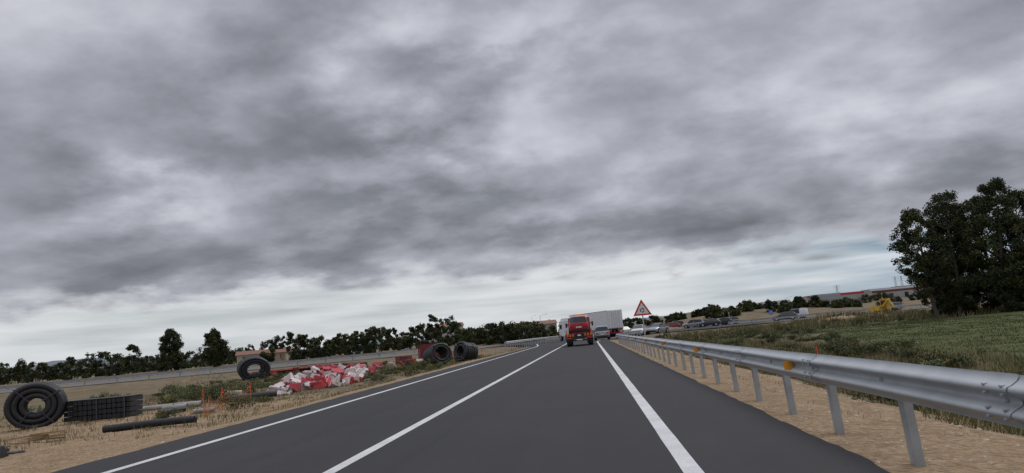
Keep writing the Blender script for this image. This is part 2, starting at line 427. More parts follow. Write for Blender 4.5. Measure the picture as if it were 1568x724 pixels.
car('silver_car',(21,160,.02),1.2,'silver','suv')
car('dark_car',(24,158,.02),1.3,'dgrey')
car('silver_car',(22.5,172,.02),1.5,'carwhite')
car('dark_car',(19,176,.02),1.6,'dgrey','suv')
car('dark_car',(27,163,.02),1.7,'dgrey')
car('silver_car',(30,170,.02),1.6,'silver')
car('red_car',(25,178,.02),1.6,'red')
car('dark_car',(34,139,.02),1.3,'dgrey')
car('silver_car',(55,147,.02),1.2,'silver')
car('white_van',(43.5,168,Hz(43.5,168)),1.0,'carwhite','van')
car('silver_car',(4.8,125,0),.5,'carwhite')

# flatbed recovery lorry carrying a red car
mb=MB()
mb.box((0,4.2,.72),(1.0,8.6,.22),'black')
mb.box((0,3.3,.90),(2.3,6.7,.10),'dkred')
for s in(-1,1):
    mb.box((s*1.12,3.3,.98),(.10,6.6,.16),'orange')
    for y in(1.5,2.5,6.9):
        wheel(mb,s*.95,y,.44,.42)
    mb.box((s*.92,.92,.45),(.52,.03,.55),'black')
    mb.box((s*.88,-.06,.70),(.46,.05,.13),'tail'); mb.box((s*.40,-.06,.70),(.24,.05,.12),'orange')
    for q in range(3): mb.box((s*(1.02-.24*q),-.09,.95),(.15,.03,.22),'orange')
    mb.box((s*.62,.02,1.10),(.62,.08,.10),'dkred'); mb.box((s*1.10,-.03,1.22),(.10,.06,.42),'orange')
    mb.box((s*.95,2.0,.62),(.46,2.4,.03),'black')
mb.box((0,-.04,.84),(2.3,.07,.34),'black');mb.box((0,.0,.5),(2.2,.1,.12),'black');mb.box((0,-.09,.55),(.5,.02,.11),'white');mb.box((0,-.12,.93),(.3,.02,.12),'white')
mb.box((0,7.6,1.65),(2.15,1.9,1.9),'red',top=.95);mb.box((0,6.63,2.05),(1.5,.04,.55),'glass');mb.box((0,7.6,2.68),(2.0,1.6,.26),'carwhite',top=.82)
mb.box((0,7.2,2.86),(1.3,.25,.12),'amber');mb.box((0,6.5,1.5),(2.1,.08,1.1),'dkred')
for s in(-1,1): mb.box((s*1.28,8.3,1.95),(.18,.1,.42),'black')
tr=mb.build('flatbed_recovery_truck',(-.95,68.5,0),.0,.015)
mb=MB();carparts(mb,'red','suv');o=mb.build('carried_red_car',(.03,2.6,.96),0,.02);o.parent=tr

# white articulated lorry
mb=MB()
mb.box((0,6.8,2.65),(2.55,13.6,2.75),'carwhite')
mb.box((0,-.02,2.65),(2.35,.05,2.6),'white')
for q in(-.6,-.2,.2,.6): mb.box((q,-.06,2.6),(.04,.04,2.5),'steel')
for s in(-1,1):
    for y in(1.6,2.9,4.2,11,15.6,18.): wheel(mb,s*1.05,y,.5,.35)
    mb.box((s*1.24,7.6,.85),(.04,4.8,.55),'silver');mb.box((s*.95,-.05,1.1),(.4,.08,.18),'tail')
    for z in(1.27,4.02): mb.box((s*1.285,6.8,z),(.02,13.6,.08),'silver')
mb.box((0,7.5,1.1),(1.1,14,.25),'black');mb.box((0,-.03,.62),(2.3,.1,.14),'red')
mb.box((0,17.2,2.0),(2.45,2.2,2.6),'carwhite',top=.94);mb.box((0,18.31,2.4),(2.1,.06,.9),'glass')
for s in(-1,1): mb.box((s*1.2,17.6,2.35),(.04,.9,.7),'glass')
mb.box((0,17.0,3.5),(2.2,1.7,.5),'carwhite',top=.85)
mb.build('white_articulated_lorry',(4.0,118,.01),.46,.02)

# yellow excavator
mb=MB()
for s in(-1,1):
    mb.prism([(-1.3,.15),(-1.05,0),(1.05,0),(1.3,.15),(1.35,.4),(1.05,.6),(-1.05,.6),(-1.35,.4)],s*.85-.2,s*.85+.2,'black')
mb.box((0,0,.75),(1.2,1.6,.3),'black');mb.box((0,-.3,1.25),(2.0,2.0,.75),'yellow',top=.92);mb.box((-.5,.55,1.75),(.85,1.1,1.5),'yellow');mb.box((-.5,.58,1.95),(.9,.95,.8),'glass')
mb.box((-.5,.55,2.55),(.95,1.2,.1),'yellow');mb.cyl((-.3,.3,2.6),(-.3,.3,2.85),.06,.05,'amber',8)
mb.cyl((.3,.7,1.4),(.3,2.0,2.4),.2,.16,'yellow',6);mb.cyl((.3,2.0,2.4),(.3,2.8,1.2),.16,.12,'yellow',6);mb.prism([(2.6,1.2),(3.1,1.1),(2.9,.5),(2.4,.55)],.0,.6,'black')
mb.build('yellow_excavator',(42.6,118,Hz(42.6,118)-.02),3.6,.02)

# ------------------------------------------------------------ construction yard
def coil(name,x,y,R,turns_r,turns_a,r,rz,tilt=0,sz=1.):
    mb=MB()
    for a in range(turns_r):
        for b in range(turns_a):
            mb.torus(R-r-a*2*r*.95,r,'blackpl',n=80,m=10,rib=.12,off=(random.uniform(-.03,.03),(b-turns_a/2+.5)*2*r*.98,random.uniform(-.03,.03)))
    for t in(.6,2.3,4.1,5.4):
        c_=R-r*turns_r*.95; mb.box((0,0,0),(r*2*turns_r+.06,turns_a*2*r+.05,.04),'dgrey',T(c_*math.cos(t),0,c_*math.sin(t),0,-t,0))
    o=mb.build(name,(x,y,Hz(x,y)+R*sz*math.cos(tilt)-.04),rz); o.rotation_euler=(tilt,0,rz); o.scale=(1,1,sz);return o
coil('corrugated_pipe_coil',-24.0,31.6,1.12,3,4,.13,.5,0,.88)
coil('corrugated_pipe_coil',-15.2,76,1.2,2,7,.14,.7,-.2,.88)
coil('corrugated_pipe_coil',-13.0,80,1.1,2,6,.14,-.7,-.2,.95)
coil('corrugated_pipe_coil',-35.5,79,1.6,3,8,.15,.5,.1,.8)
coil('corrugated_pipe_coil',-23.6,25.6,.9,2,4,.15,1.2,.0,.75)
mb=MB()
for k in range(4):
    for j in range(14):
        mb.box((-1.35+j*.207+random.uniform(-.01,.01),random.uniform(-.02,.02),.12+k*.22),(.17,1.2,.19),'blackpl')
    mb.box((0,0,.12+k*.22),(2.85,1.14,.13),'black')
for q in(-1.2,0,1.2): mb.box((q,-.64,.45),(.05,.02,.92),'dgrey')
mb.box((0,0,.90),(2.9,1.25,.03),'blackpl')
mb.build('plastic_crate_stack',(-21.7,32.8,Hz(-21.7,32.8)),.12)
def pipe(name,x,y,L_,r,rz,k='blackpl',tilt=0):
    mb=MB();n=int(L_/.06);vs=[];fs=[];m=14
    for i in range(n):
        rr=r*(1 if i%2 else .9)
        for j in range(m):
            t=2*math.pi*j/m;vs.append((i*.06-L_/2,rr*math.cos(t),rr*math.sin(t)+math.sin(i*.05)*.03))
    for i in range(n-1):
        for j in range(m): fs.append((i*m+j,i*m+(j+1)%m,(i+1)*m+(j+1)%m,(i+1)*m+j))
    mb.add(vs,fs,k,None,True);o=mb.build(name,(x,y,Hz(x,y)+r*.9),rz);o.rotation_euler=(0,tilt,rz)
pipe('drainage_pipe',-14.9,25,2.9,.13,.35);pipe('drainage_pipe',-15.0,25.5,2.7,.12,.4);pipe('drainage_pipe',-18.3,40.5,2.6,.2,.3);pipe('drainage_pipe',-19.2,41.0,1.6,.16,.5)
pipe('drainage_pipe',-21.2,36,1.8,.12,.2,'concrete');pipe('drainage_pipe',-19.6,35,1.2,.12,.1,'concrete');pipe('drainage_pipe',-20.6,37.5,2.2,.14,.0,'concrete')
pipe('drainage_pipe',-18.6,33,1.3,.12,1.0);pipe('drainage_pipe',-16.6,32,1.0,.1,.3,'concrete')
mb=MB()
for i in range(9):
    mb.box((random.uniform(-.9,.9),random.uniform(-.4,.4),.16+.24*(i%2)),(.8,.5,.24),'cream',T(0,0,0,random.uniform(-.08,.08),random.uniform(-.08,.08),random.uniform(-.3,.3)))
mb.build('concrete_block_stack',(-20.6,43,Hz(-20.6,43)),.1,.03)
mb=MB()
for i in range(7): mb.box((random.uniform(-.4,.4),random.uniform(-.5,.5),.05+i*.04),(1.1,.14,.05),'wood',T(0,0,0,0,random.uniform(-.1,.1),random.uniform(-1,1)))
mb.build('timber_scraps',(-18.6,24.5,Hz(-18.6,24.5)),.3)
def jersey(mb,M4,k,L_=1.15,h=.8):
    poly=[(-.27,0),(.27,0),(.25,.14),(.12,.34),(.08,h-.05),(.04,h),(-.04,h),(-.08,h-.05),(-.12,.34),(-.25,.14)]
    mb.prism(poly,-L_/2,L_/2,k,M4)
    mb.box((-L_/2-.03,0,h*.55),(.08,.1,h*.7),k,M4);mb.cyl((L_*.2,0,h-.01),(L_*.2,0,h+.03),.05,.05,'black',8,M4)
    for q in(-.3,.3): mb.box((q,0,.06),(.16,.56,.10),'black',M4)
mb=MB()
for i in range(120):
    by=44+random.random()*11
    bx=-19.0+4.4*random.random()-.12*(by-46)
    hz=Hz(bx,by)+ (1.0*max(0,1-((bx+17.2)/2.4)**2))*max(0,1-((by-50)/6)**2)*random.random()
    k='redpl' if random.random()<.38 else 'whitepl'
    jersey(mb,T(bx,by,hz,random.uniform(-1.6,1.6),random.uniform(-.5,.5),random.uniform(0,6.28)),k,random.uniform(.6,1.0),random.uniform(.45,.7))
mb.build('plastic_barrier_pile',bevel=.03)
mb=MB()
for i in range(16):
    bx=-43+i*.95;by=96+random.uniform(-.6,.6)
    for l in range(1+(i%3>0)):
        jersey(mb,T(bx,by,Hz(bx,by)+l*.4,random.uniform(-.1,.1)+l*1.4,0,random.uniform(-.3,.3)),'dkred' if random.random()<.75 else 'redpl',1.1,.75)
for i in range(14):
    bx=-29+i*1.;by=80+random.uniform(-2,2);jersey(mb,T(bx,by,Hz(bx,by),random.uniform(-1,1),0,random.uniform(0,3)),['redpl','dkred','whitepl'][i%3])
mb.build('plastic_barrier_row',bevel=.02)
mb=MB()
for i in range(6): jersey(mb,T(-16.9+random.uniform(-.4,.4),20+i*.2,Hz(-16.6,20)-.2+.1*random.random(),random.uniform(-1.5,1.5),random.uniform(-.3,.3),random.uniform(-1,1)),['blackpl','dkred','blackpl','blackpl','dkred','blackpl'][i],.8,.45)
mb.build('discarded_plastic_barriers',bevel=.03)
def crate(x,y,w,d,h,rz):
    mb=MB()
    for sx in(-1,1):
        for sy in(-1,1): mb.box((sx*w/2,sy*d/2,h/2),(.1,.1,h),'dkred')
    for q in range(6):
        z=.1+q*(h-.15)/5
        for sy in(-1,1): mb.box((0,sy*d/2,z),(w-.1,.05,.12 if q else .2),'dkred')
        for sx in(-1,1): mb.box((sx*w/2,0,z),(.05,d-.1,.12),'dkred')
    for q in range(7):
        mb.box((-w/2+w*q/6,-d/2-.04,h/2),(.04,.03,h),'red')
    mb.box((0,0,.1),(w-.15,d-.15,.08),'dkred');mb.box((0,d/2-.08,h/2),(w-.2,.02,h-.1),'dkred')
    mb.build('red_steel_crate',(x,y,Hz(x,y)),rz)
crate(-22.3,106,2.9,1.8,2.3,.15);crate(-24.5,100,1.7,1.2,.9,-.2);crate(-30,88,3.5,1.2,.7,.1)
def stake(x,y,h,k='orange'):
    mb=MB();mb.cyl((0,0,-.2),(random.uniform(-.05,.05),0,h),.02,.018,k,6);mb.cyl((0,0,h*.7),(0,0,h*.95),.025,.025,'redsign',6);mb.build('marker_stake',(x,y,Hz(x,y)))
for a in[(-15.1,29,1.15),(-12.0,52,1.1),(-11.5,64,1.2),(-10.2,72,1.),(-10.4,84,1.1),(7.2,26,1.3),(-9.8,95,.9),(-16.8,34,1.),(-17.5,38.5,1.)]: stake(*a)
mb=MB()
fp=[(-15.1,29),(-15.9,31),(-16.8,34),(-17.5,38.5)]
for (a,b) in zip(fp[:-1],fp[1:]):
    d=math.dist(a,b);n=int(d/.25)
    g_=lambda t,f:(a[0]+(b[0]-a[0])*t,a[1]+(b[1]-a[1])*t,Hz(a[0]+(b[0]-a[0])*t,a[1]+(b[1]-a[1])*t)+f)
    f=lambda t,k:.05+k*(.75-.38*math.sin(math.pi*t))/4
    for i in range(n+1):
        t=i/n; mb.cyl(g_(t,f(t,0)),g_(t,f(t,4)),.005,.005,'net',4,cap=False)
    for k in range(5):
        for i in range(6): mb.cyl(g_(i/6,f(i/6,k)),g_((i+1)/6,f((i+1)/6,k)),.008,.008,'net',4,cap=False)
mb.build('orange_mesh_fence')

# ------------------------------------------------------------ buildings
def house(name,x,y,w,d,h,rz,wall='stucco',roof='roof',rh=1.4,floors=1,z=None):
    mb=MB();mb.box((0,0,h/2-.5),(w,d,h+1),wall)
    e=.4;vs=[(-w/2-e,-d/2-e,h),(w/2+e,-d/2-e,h),(w/2+e,d/2+e,h),(-w/2-e,d/2+e,h),(-w/2-e,0,h+rh),(w/2+e,0,h+rh)]
    mb.add(vs,[(0,1,5,4),(2,3,4,5),(0,4,3),(1,2,5),(0,3,2,1)],roof)
    nw=max(2,int(w/3))
    for f in range(floors):
        for i in range(nw):
            zx=-w/2+w*(i+.5)/nw;zc=(f+.5)*h/floors+.1
            mb.box((zx,-d/2-.01,zc),(.9,.06,1.1),'glass');mb.box((zx,-d/2-.04,zc-.6),(1.1,.12,.08),'concrete')
    mb.box((w*.3,-d/2-.015,.95),(.9,.07,1.9),'wood')
    mb.box((w*.25,d*.1,h+rh*.7+.2),(.5,.5,1.),wall)
    mb.build(name,(x,y,Hz(x,y) if z is None else z),rz)
house('farmhouse',-90,200,7.5,6,2.4,.35,rh=1.);house('farmhouse',-85,206,5,5,2.2,.1,rh=.9)
house('village_house',-17,300,8,8,5.2,.2,'concrete',floors=2);house('village_house',-8,310,7,8,4.,-.1,'stucco',floors=2);house('village_house',-29,320,10,8,5,.1,'stucco2',floors=2)
house('village_house',-54,300,9,8,7.,.3,'stucco2',floors=2);house('village_house',-60,310,8,8,6.2,-.3,'concrete',floors=2)
def shed(name,x,y,w,d,h,band):
    mb=MB();mb.box((0,0,h/2-1),(w,d,h+2),'concrete');mb.box((0,-d/2-.05,h-.6),(w,.1,1.2),band);mb.box((0,0,h+.1),(w+.4,d+.4,.15),'silver')
    for i in range(int(w/5)): mb.box((-w/2+2.5+i*5,-d/2-.04,h*.35),(2.6,.1,h*.55),'silver' if i%2 else 'glass')
    mb.build(name,(x,y,Hz(x,y)))
shed('warehouse',152,500,34,18,7,'redsign');shed('warehouse',112,480,16,14,6.5,'carwhite');shed('warehouse',215,560,40,18,6,'dkred');shed('warehouse',330,800,50,20,7,'silver');shed('warehouse',125,430,12,10,6,'silver');shed('warehouse',135,455,14,10,7.5,'silver');shed('warehouse',255,650,60,20,7,'carwhite')
def pylon(x,y,h):
    mb=MB()
    for s in(-1,1):
        for t in(-1,1): mb.cyl((s*1.5,t*1.5,0),(s*.25,t*.25,h),.12,.08,'steelpost',4)
    for k in range(6):
        z=h*k/6;w=1.5-1.25*k/6;z2=h*(k+1)/6;w2=1.5-1.25*(k+1)/6
        for t in(-1,1): mb.cyl((-w,t*w,z),(w2,t*w2,z2),.06,.06,'steelpost',4);mb.cyl((w,t*w,z),(-w2,t*w2,z2),.06,.06,'steelpost',4)
    for z in(.72,.84,.95): mb.box((0,0,h*z),(7,.2,.2),'steelpost')
    mb.build('electricity_pylon',(x,y,Hz(x,y)))
pylon(305,780,17);pylon(330,860,18);pylon(250,800,14)
def hill(name,r,a0,a1,hs,seed):
    vs=[];fs=[];n=160
    for i in range(n+1):
        a=a0+(a1-a0)*i/n
        h=hs*(.45+.55*(mn.fractal(Vector((a*6,seed,0)),1.,2.,5)+.4)) * math.sin(math.pi*i/n)**.4
        h=max(h,2)
        for rr,hh in((r-500,-8),(r-250,h*.55),(r,h),(r+500,-10)): vs.append((rr*math.sin(a),rr*math.cos(a),hh))
    for i in range(n):
        for j in range(3): fs.append((i*4+j,i*4+j+1,(i+1)*4+j+1,(i+1)*4+j))
    mb=MB();mb.add(vs,fs,'hill',None,True);mb.build(name)
hill('hills',4200,-1.0,-.15,85,3.);hill('hills',3600,.1,1.0,95,8.);hill('hills',5000,-.4,.5,60,12.)

# ------------------------------------------------------------ foliage
def leaves(C,Rd,cnt,size,shade,pw=.45):
    k=len(C);n=k*cnt
    d=rng.normal(size=(n,3));d/=np.linalg.norm(d,axis=1)[:,None]
    r=rng.random(n)**pw
    off=d*r[:,None]
    P=np.repeat(C,cnt,0)+off*np.repeat(Rd,cnt,0)
    a=rng.normal(size=(n,3));a/=np.linalg.norm(a,axis=1)[:,None]
    b=np.cross(a,rng.normal(size=(n,3)));b/=np.linalg.norm(b,axis=1)[:,None]
    s=size*rng.uniform(.5,1.2,n)[:,None]
    V=np.stack([P-a*s,P+b*s*.45,P+a*s,P-b*s*.45],1).reshape(-1,3)
    F=np.arange(4*n).reshape(-1,4)
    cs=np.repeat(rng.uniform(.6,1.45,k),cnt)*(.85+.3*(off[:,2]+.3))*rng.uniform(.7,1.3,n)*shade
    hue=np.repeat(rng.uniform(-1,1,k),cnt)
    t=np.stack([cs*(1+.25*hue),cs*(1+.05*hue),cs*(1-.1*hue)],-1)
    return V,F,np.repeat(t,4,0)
def combine(parts):
    Vs=[];Fs=[];Ts=[];o=0
    for v,f,t in parts: Vs.append(v);Fs.append(f+o);Ts.append(t);o+=len(v)
    return np.concatenate(Vs),np.concatenate(Fs),np.concatenate(Ts)
def tree(name,x,y,h,w,leaf=.2,clumps=60,cnt=90,lo=.15,shape='round',shade=1.,lean=0,limbs=9,cr=(.09,.2)):
    z0=Hz(x,y);mb=MB()
    P=[Vector((lean*(t**1.5)+.15*math.sin(t*6+x),.15*math.cos(t*5+y),h*.9*t-.3*(t==0))) for t in np.linspace(0,1,8)]
    for i in range(7): mb.cyl(P[i],P[i+1],.018*h*(1-i/7.5)+.02,.018*h*(1-(i+1)/7.5)+.02,'bark',8,cap=False)
    C=[];Rr=[]
    for i in range(limbs):
        t=lo+(.85-lo)*random.random();b=Vector(P[0]).lerp(P[-1],t);b.x=np.interp(t*.9*h,[p.z for p in P],[p.x for p in P])
        an=random.uniform(0,6.28);ln=w*random.uniform(.5,.95)*(1-.5*t)
        e=b+Vector((math.cos(an)*ln,math.sin(an)*ln,ln*.8));mid=b.lerp(e,.5)+Vector((0,0,-.08*ln))
        mb.cyl(b,mid,.008*h,.006*h,'bark',5,cap=False);mb.cyl(mid,e,.006*h,.002*h,'bark',5,cap=False)
        C.append(e);Rr.append(w*.2)
    for i in range(clumps):
        t=lo+(1-lo)*random.random()**.9
        if shape=='round': pr=math.sin(math.pi*min(1,(t-lo)/(1.03-lo)*.86+.12))**.7
        elif shape=='drop': pr=math.sin(math.pi*min(1,((t-lo)/(1.02-lo))**.8*.80+.2))**.75
        else: pr=(1-((t-lo)/(1-lo))**1.5)**.8*.9+.08
        pr*=.84+.2*math.sin(t*9+x*3)+.1*math.sin(t*23+x)
        an=random.uniform(0,6.28);rr=w*pr*math.sqrt(random.uniform(.1,1))
        C.append(Vector((lean*t+math.cos(an)*rr,math.sin(an)*rr,h*t)));Rr.append(w*random.uniform(*cr))
    C=np.array([tuple(c) for c in C]);Rr=np.array(Rr)[:,None]*np.array([1,1,.9])
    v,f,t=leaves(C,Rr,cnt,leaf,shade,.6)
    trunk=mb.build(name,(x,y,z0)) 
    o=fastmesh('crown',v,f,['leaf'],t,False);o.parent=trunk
    return trunk
for (x,y,h,w,ln,lo) in[(34.1,80,10.8,2.7,-.9,.22),(37.3,82,12.4,3.4,.2,.10),(41.0,80,12.9,3.5,.3,.06),(44.4,83,11.8,3.6,.5,.08),(48,81,12.6,3.8,0,.05),(39.4,86,11.8,3.5,0,.03),(52,84,12.4,4,0,.05),(43,87,12.2,3.6,0,.03),(37.6,84,6.0,2.8,0,.02),(42.5,79,6,3.,0,.02)]:
    tree('poplar_tree',x,y,h,w,.14,150,130,lo,'round',.80,ln,14,(.11,.24))
for (x,y,h,w,s) in[(-113,200,10.8,4.3,'drop'),(-99.5,198,9.6,3.9,'drop')]:
    tree('roadside_tree',x,y,h,w,.28,150,90,.03,s,.75,cr=(.15,.26))
def row(name,items,leaf,cnt,shade=.9):
    mb=MB();parts=[]
    for (x,y,h,w) in items:
        z=Hz(x,y);mb.cyl((x,y,z-.3),(x,y,z+h*.6),.02*h,.01*h,'bark',5,cap=False)
        k=22;t=rng.random(k);an=rng.uniform(0,6.28,k);pr=np.sin(np.pi*np.clip(t*.8+.18,0,1))**.5*np.sqrt(rng.uniform(.1,1,k))*w
        C=np.stack([x+np.cos(an)*pr,y+np.sin(an)*pr,z+h*(.04+.88*t)],-1)
        R_=rng.uniform(.18,.34,k)[:,None]*w*np.array([[1,1,.9]])
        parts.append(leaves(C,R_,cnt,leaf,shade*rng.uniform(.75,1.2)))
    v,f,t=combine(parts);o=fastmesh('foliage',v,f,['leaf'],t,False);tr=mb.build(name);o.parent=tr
it=[]
for u in np.arange(-.43,-.17,.0078):
    Yq=195+random.uniform(-10,25);g_=.5+.5*math.sin(u*60)
    it.append((u*Yq,Yq,4.8+2.4*g_+random.uniform(-.8,1.)+(1.6 if -.235<u<-.195 else 0),random.uniform(2.0,3.0)))
row('tree_row',it,.32,75,.78)
it=[]
for u in np.arange(-.95,-.6,.010):
    Yq=215+random.uniform(-15,45);it.append((u*Yq,Yq,random.uniform(4.5,8.8),random.uniform(2.5,4.)))
for u in np.arange(-.62,-.44,.012):
    Yq=260+random.uniform(-15,45);it.append((u*Yq,Yq,random.uniform(4,7),random.uniform(2.5,4.)))
row('tree_row',it,.4,50,.7)
it=[]
for u in np.arange(-.168,-.06,.006):
    Yq=185+random.uniform(-12,30);it.append((u*Yq,Yq,random.uniform(3.6,5.8),random.uniform(2.0,3.)))
row('tree_row',it,.32,60,.8)
it=[]
for u in np.arange(-.06,.08,.012):
    Yq=300+random.uniform(-20,60);it.append((u*Yq,Yq,random.uniform(3,5.5),random.uniform(2.0,3.6)))
for i in range(46):
    u=random.uniform(.075,.34);Yq=random.uniform(215,290);it.append((u*Yq,Yq,random.uniform(1.8,3.6),random.uniform(1.4,2.6)))
for i in range(70):
    u=random.uniform(.13,.5);Yq=random.uniform(350,800);it.append((u*Yq,Yq,random.uniform(3,6),random.uniform(3,6.)))
for i in range(80):
    u=random.uniform(-.9,-.05);Yq=random.uniform(400,900);it.append((u*Yq,Yq,random.uniform(4,7),random.uniform(4,8.)))
row('distant_trees',it,.6,30,.9)
def bushes(name,items,leaf,cnt,shade=1.):
    parts=[]
    for (x,y,h,w) in items:
        z=Hz(x,y);k=7
        C=np.stack([x+rng.normal(size=k)*w*.35,y+rng.normal(size=k)*w*.35,z+h*rng.uniform(.2,.75,k)],-1)
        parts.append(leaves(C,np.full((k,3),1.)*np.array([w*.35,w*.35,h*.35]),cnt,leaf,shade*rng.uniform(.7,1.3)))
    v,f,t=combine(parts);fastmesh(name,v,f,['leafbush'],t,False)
it=[]
for i in range(200):
    y=random.uniform(12,100);x=random.uniform(5.6,float(np.interp(y,[0,20,65,90],[8.5,10.5,18,24]))-.3)
    it.append((x,y,random.uniform(.2,.65),random.uniform(.4,1.2)))
for i in range(60):
    it.append((random.uniform(16,50),random.uniform(80,98),random.uniform(.4,1.0),random.uniform(.8,2.)))
bushes('roadside_bushes',it,.05,110,.9)
it=[(-23,43,1.5,1.8),(-24.4,44,1.2,1.6),(-21.5,45,1.0,1.3),(-16,28,.5,.6),(-20,39,.8,1.1),(-26,46,1.1,1.5)]
for i in range(120):
    y=30+65*random.random()**.8;x=-random.uniform(11,38);it.append((x,y,random.uniform(.25,.8),random.uniform(.5,1.3)))
bushes('yard_bushes',it,.055,110,1.)

def grass(name,n,fx,fy,hmin,hmax,cols,clump=.5,w=.006,keep=None):
    nc=max(1,int(n/14));cxs=fx(nc);cys=fy(nc)
    idx=rng.integers(0,nc,n);x=cxs[idx]+rng.normal(size=n)*.09*clump*2;y=cys[idx]+rng.normal(size=n)*.09*clump*2
    if keep is not None:
        kk=keep(x,y);x=x[kk];y=y[kk];idx=idx[kk];n=len(x)
    z=H(x,y)
    h=rng.uniform(hmin,hmax,n)*np.clip(rng.normal(1,.3,nc),.4,1.8)[idx]
    an=rng.uniform(0,6.28,n);ln=rng.uniform(.1,.9,n)*h;ww=w*(1+y/22)
    ca,sa=np.cos(an),np.sin(an)
    b0=np.stack([x-sa*ww,y+ca*ww,z-.02],-1);b1=np.stack([x+sa*ww,y-ca*ww,z-.02],-1)
    tp=np.stack([x+ca*ln,y+sa*ln,z+h],-1)
    V=np.stack([b0,b1,tp],1).reshape(-1,3);F=np.arange(3*n).reshape(-1,3)
    cols=np.array(cols);ci=rng.integers(0,len(cols),nc)[idx];t=cols[ci]*rng.uniform(.7,1.3,n)[:,None]
    fastmesh(name,V,F,['grass'],np.repeat(t,3,0),False)
U=lambda a,b:(lambda n:rng.uniform(a,b,n))
straw=[(.34,.27,.16),(.28,.225,.135),(.21,.18,.095),(.15,.15,.07)]
olive=[(.14,.14,.065),(.11,.12,.05),(.2,.17,.08),(.26,.21,.12)]
def yb(a,b,p=1.6): return lambda n:a+(b-a)*rng.random(n)**p
grass('dry_grass',90000,U(4.8,12),yb(3,70),.06,.28,olive+olive+straw,1.6,.006,lambda x,y:(x>4.9+.4*np.sin(y))&(x<np.interp(y,[0,20,65,90],[9.5,11.5,19,25])))
grass('verge_grass',900,U(3.1,5),yb(7,60),.03,.12,straw,.5,.003)
grass('verge_grass',3500,lambda n:-9.4+rng.normal(size=n)*.5,yb(12,110,1.2),.03,.15,straw,.6,.005,lambda x,y:x<-8.2)
grass('yard_grass',42000,U(-36,-10.2),yb(22,95,1.),.04,.22,straw[1:]+olive,1.2,.006)
grass('field_grass',70000,U(9,34),yb(14,80,1.2),.03,.08,[(.095,.112,.046),(.08,.098,.04),(.13,.128,.062)],2.5,.008,lambda x,y:x>np.interp(y,[0,20,65,90],[8.5,10.5,18,24]))
grass('tall_dry_grass',16000,U(10,55),U(80,114),.2,.7,straw+olive,2.,.012,lambda x,y:(x>3)&(y<np.interp(x,[0,10,37,60],[118,118,126,132])))
mb=MB()
for i in range(1300):
    if random.random()<.75: x=random.uniform(2.25,4.9);y=3+random.random()**1.5*40
    else: x=-random.uniform(7.4,9.5);y=8+random.random()*50
    r=random.uniform(.008,.03)*(1.7 if random.random()<.08 else 1);z=Hz(x,y)
    vs=[(x+r*random.uniform(.6,1.3)*a,y+r*random.uniform(.6,1.3)*b,z+r*.6*c_) for a,b,c_ in((1,0,0),(0,1,0),(-1,0,0),(0,-1,0),(0,0,1),(0,0,-1))]
    mb.add(vs,[(0,1,4),(1,2,4),(2,3,4),(3,0,4),(1,0,5),(2,1,5),(3,2,5),(0,3,5)],'cream' if i%3 else 'stucco')
mb.build('loose_stones')

# ------------------------------------------------------------ world
w=bpy.data.worlds.new('World');scene.world=w;w.use_nodes=True;nt=w.node_tree;N=nt.nodes;L=nt.links
for n_ in list(N): N.remove(n_)
out=N.new('ShaderNodeOutputWorld');bg=N.new('ShaderNodeBackground');L.new(bg.outputs[0],out.inputs[0])
tc=N.new('ShaderNodeTexCoord');G=tc.outputs['Generated']
sx=N.new('ShaderNodeSeparateXYZ');L.new(G,sx.inputs[0]);x_,y_,z_=sx.outputs
zz=MA('ADD',MA('MAXIMUM',z_,0.),.26)
cv=N.new('ShaderNodeCombineXYZ');L.new(MA('DIVIDE',x_,zz),cv.inputs[0]);L.new(MA('DIVIDE',y_,zz),cv.inputs[1])
def WN(sc,det,rough,dist,off=0.):
    mp=N.new('ShaderNodeMapping');mp.inputs['Location'].default_value=(off,off*.7,off*.3);mp.inputs['Rotation'].default_value=(0,0,.25);L.new(cv.outputs[0],mp.inputs['Vector'])
    n=N.new('ShaderNodeTexNoise');n.inputs['Scale'].default_value=sc;n.inputs['Detail'].default_value=det;n.inputs['Roughness'].default_value=rough;n.inputs['Distortion'].default_value=dist
    L.new(mp.outputs[0],n.inputs['Vector']);return n.outputs['Fac'],n.outputs['Color']
nA,_=WN(1.5,5,.5,.35,11.3);nB,nCc=WN(4.2,5,.55,.0,8.)
ys_=MA('MAXIMUM',y_,.08);ur=MA('DIVIDE',x_,ys_)
wsep=N.new('ShaderNodeSeparateColor');L.new(nCc,wsep.inputs[0])
u=MA('ADD',ur,MA('MULTIPLY_ADD',wsep.outputs[0],.26,-.13))
v0=MA('DIVIDE',z_,ys_)
v=MA('ADD',v0,MA('MULTIPLY',MA('MULTIPLY_ADD',wsep.outputs[1],.22,-.11),MA('MULTIPLY',v0,3.,None,True)))
tot=None
def gauss(uu,vv,q):
    a=MA('DIVIDE',MA('SUBTRACT',uu,q[0]),q[2]);a=MA('MULTIPLY',a,a);b=MA('DIVIDE',MA('SUBTRACT',vv,q[1]),q[3])
    return MA('MULTIPLY',MA('EXPONENT',MA('MULTIPLY',MA('MULTIPLY_ADD',b,b,a),-1.)),q[4])
for q in[(-.335,.302,.19,.055,-.30),(-.302,.196,.16,.030,-.28),(-.72,.268,.11,.05,-.20),(-.547,.145,.36,.04,-.32),
 (.128,.123,.13,.018,-.22),(-.077,.129,.09,.014,-.20),(-.123,.377,.13,.03,-.16),(-.60,.36,.28,.13,-.16),(-.096,.29,.13,.06,.22),(-.02,.43,.22,.05,.16),
 (-.46,.326,.05,.03,.16),(.30,.30,.33,.10,.10),(.42,.14,.35,.05,-.22),(-.53,.24,.12,.03,.18),(-.22,.45,.12,.04,.12)]:
    e=gauss(u,v,q);tot=e if tot is None else MA('ADD',tot,e)
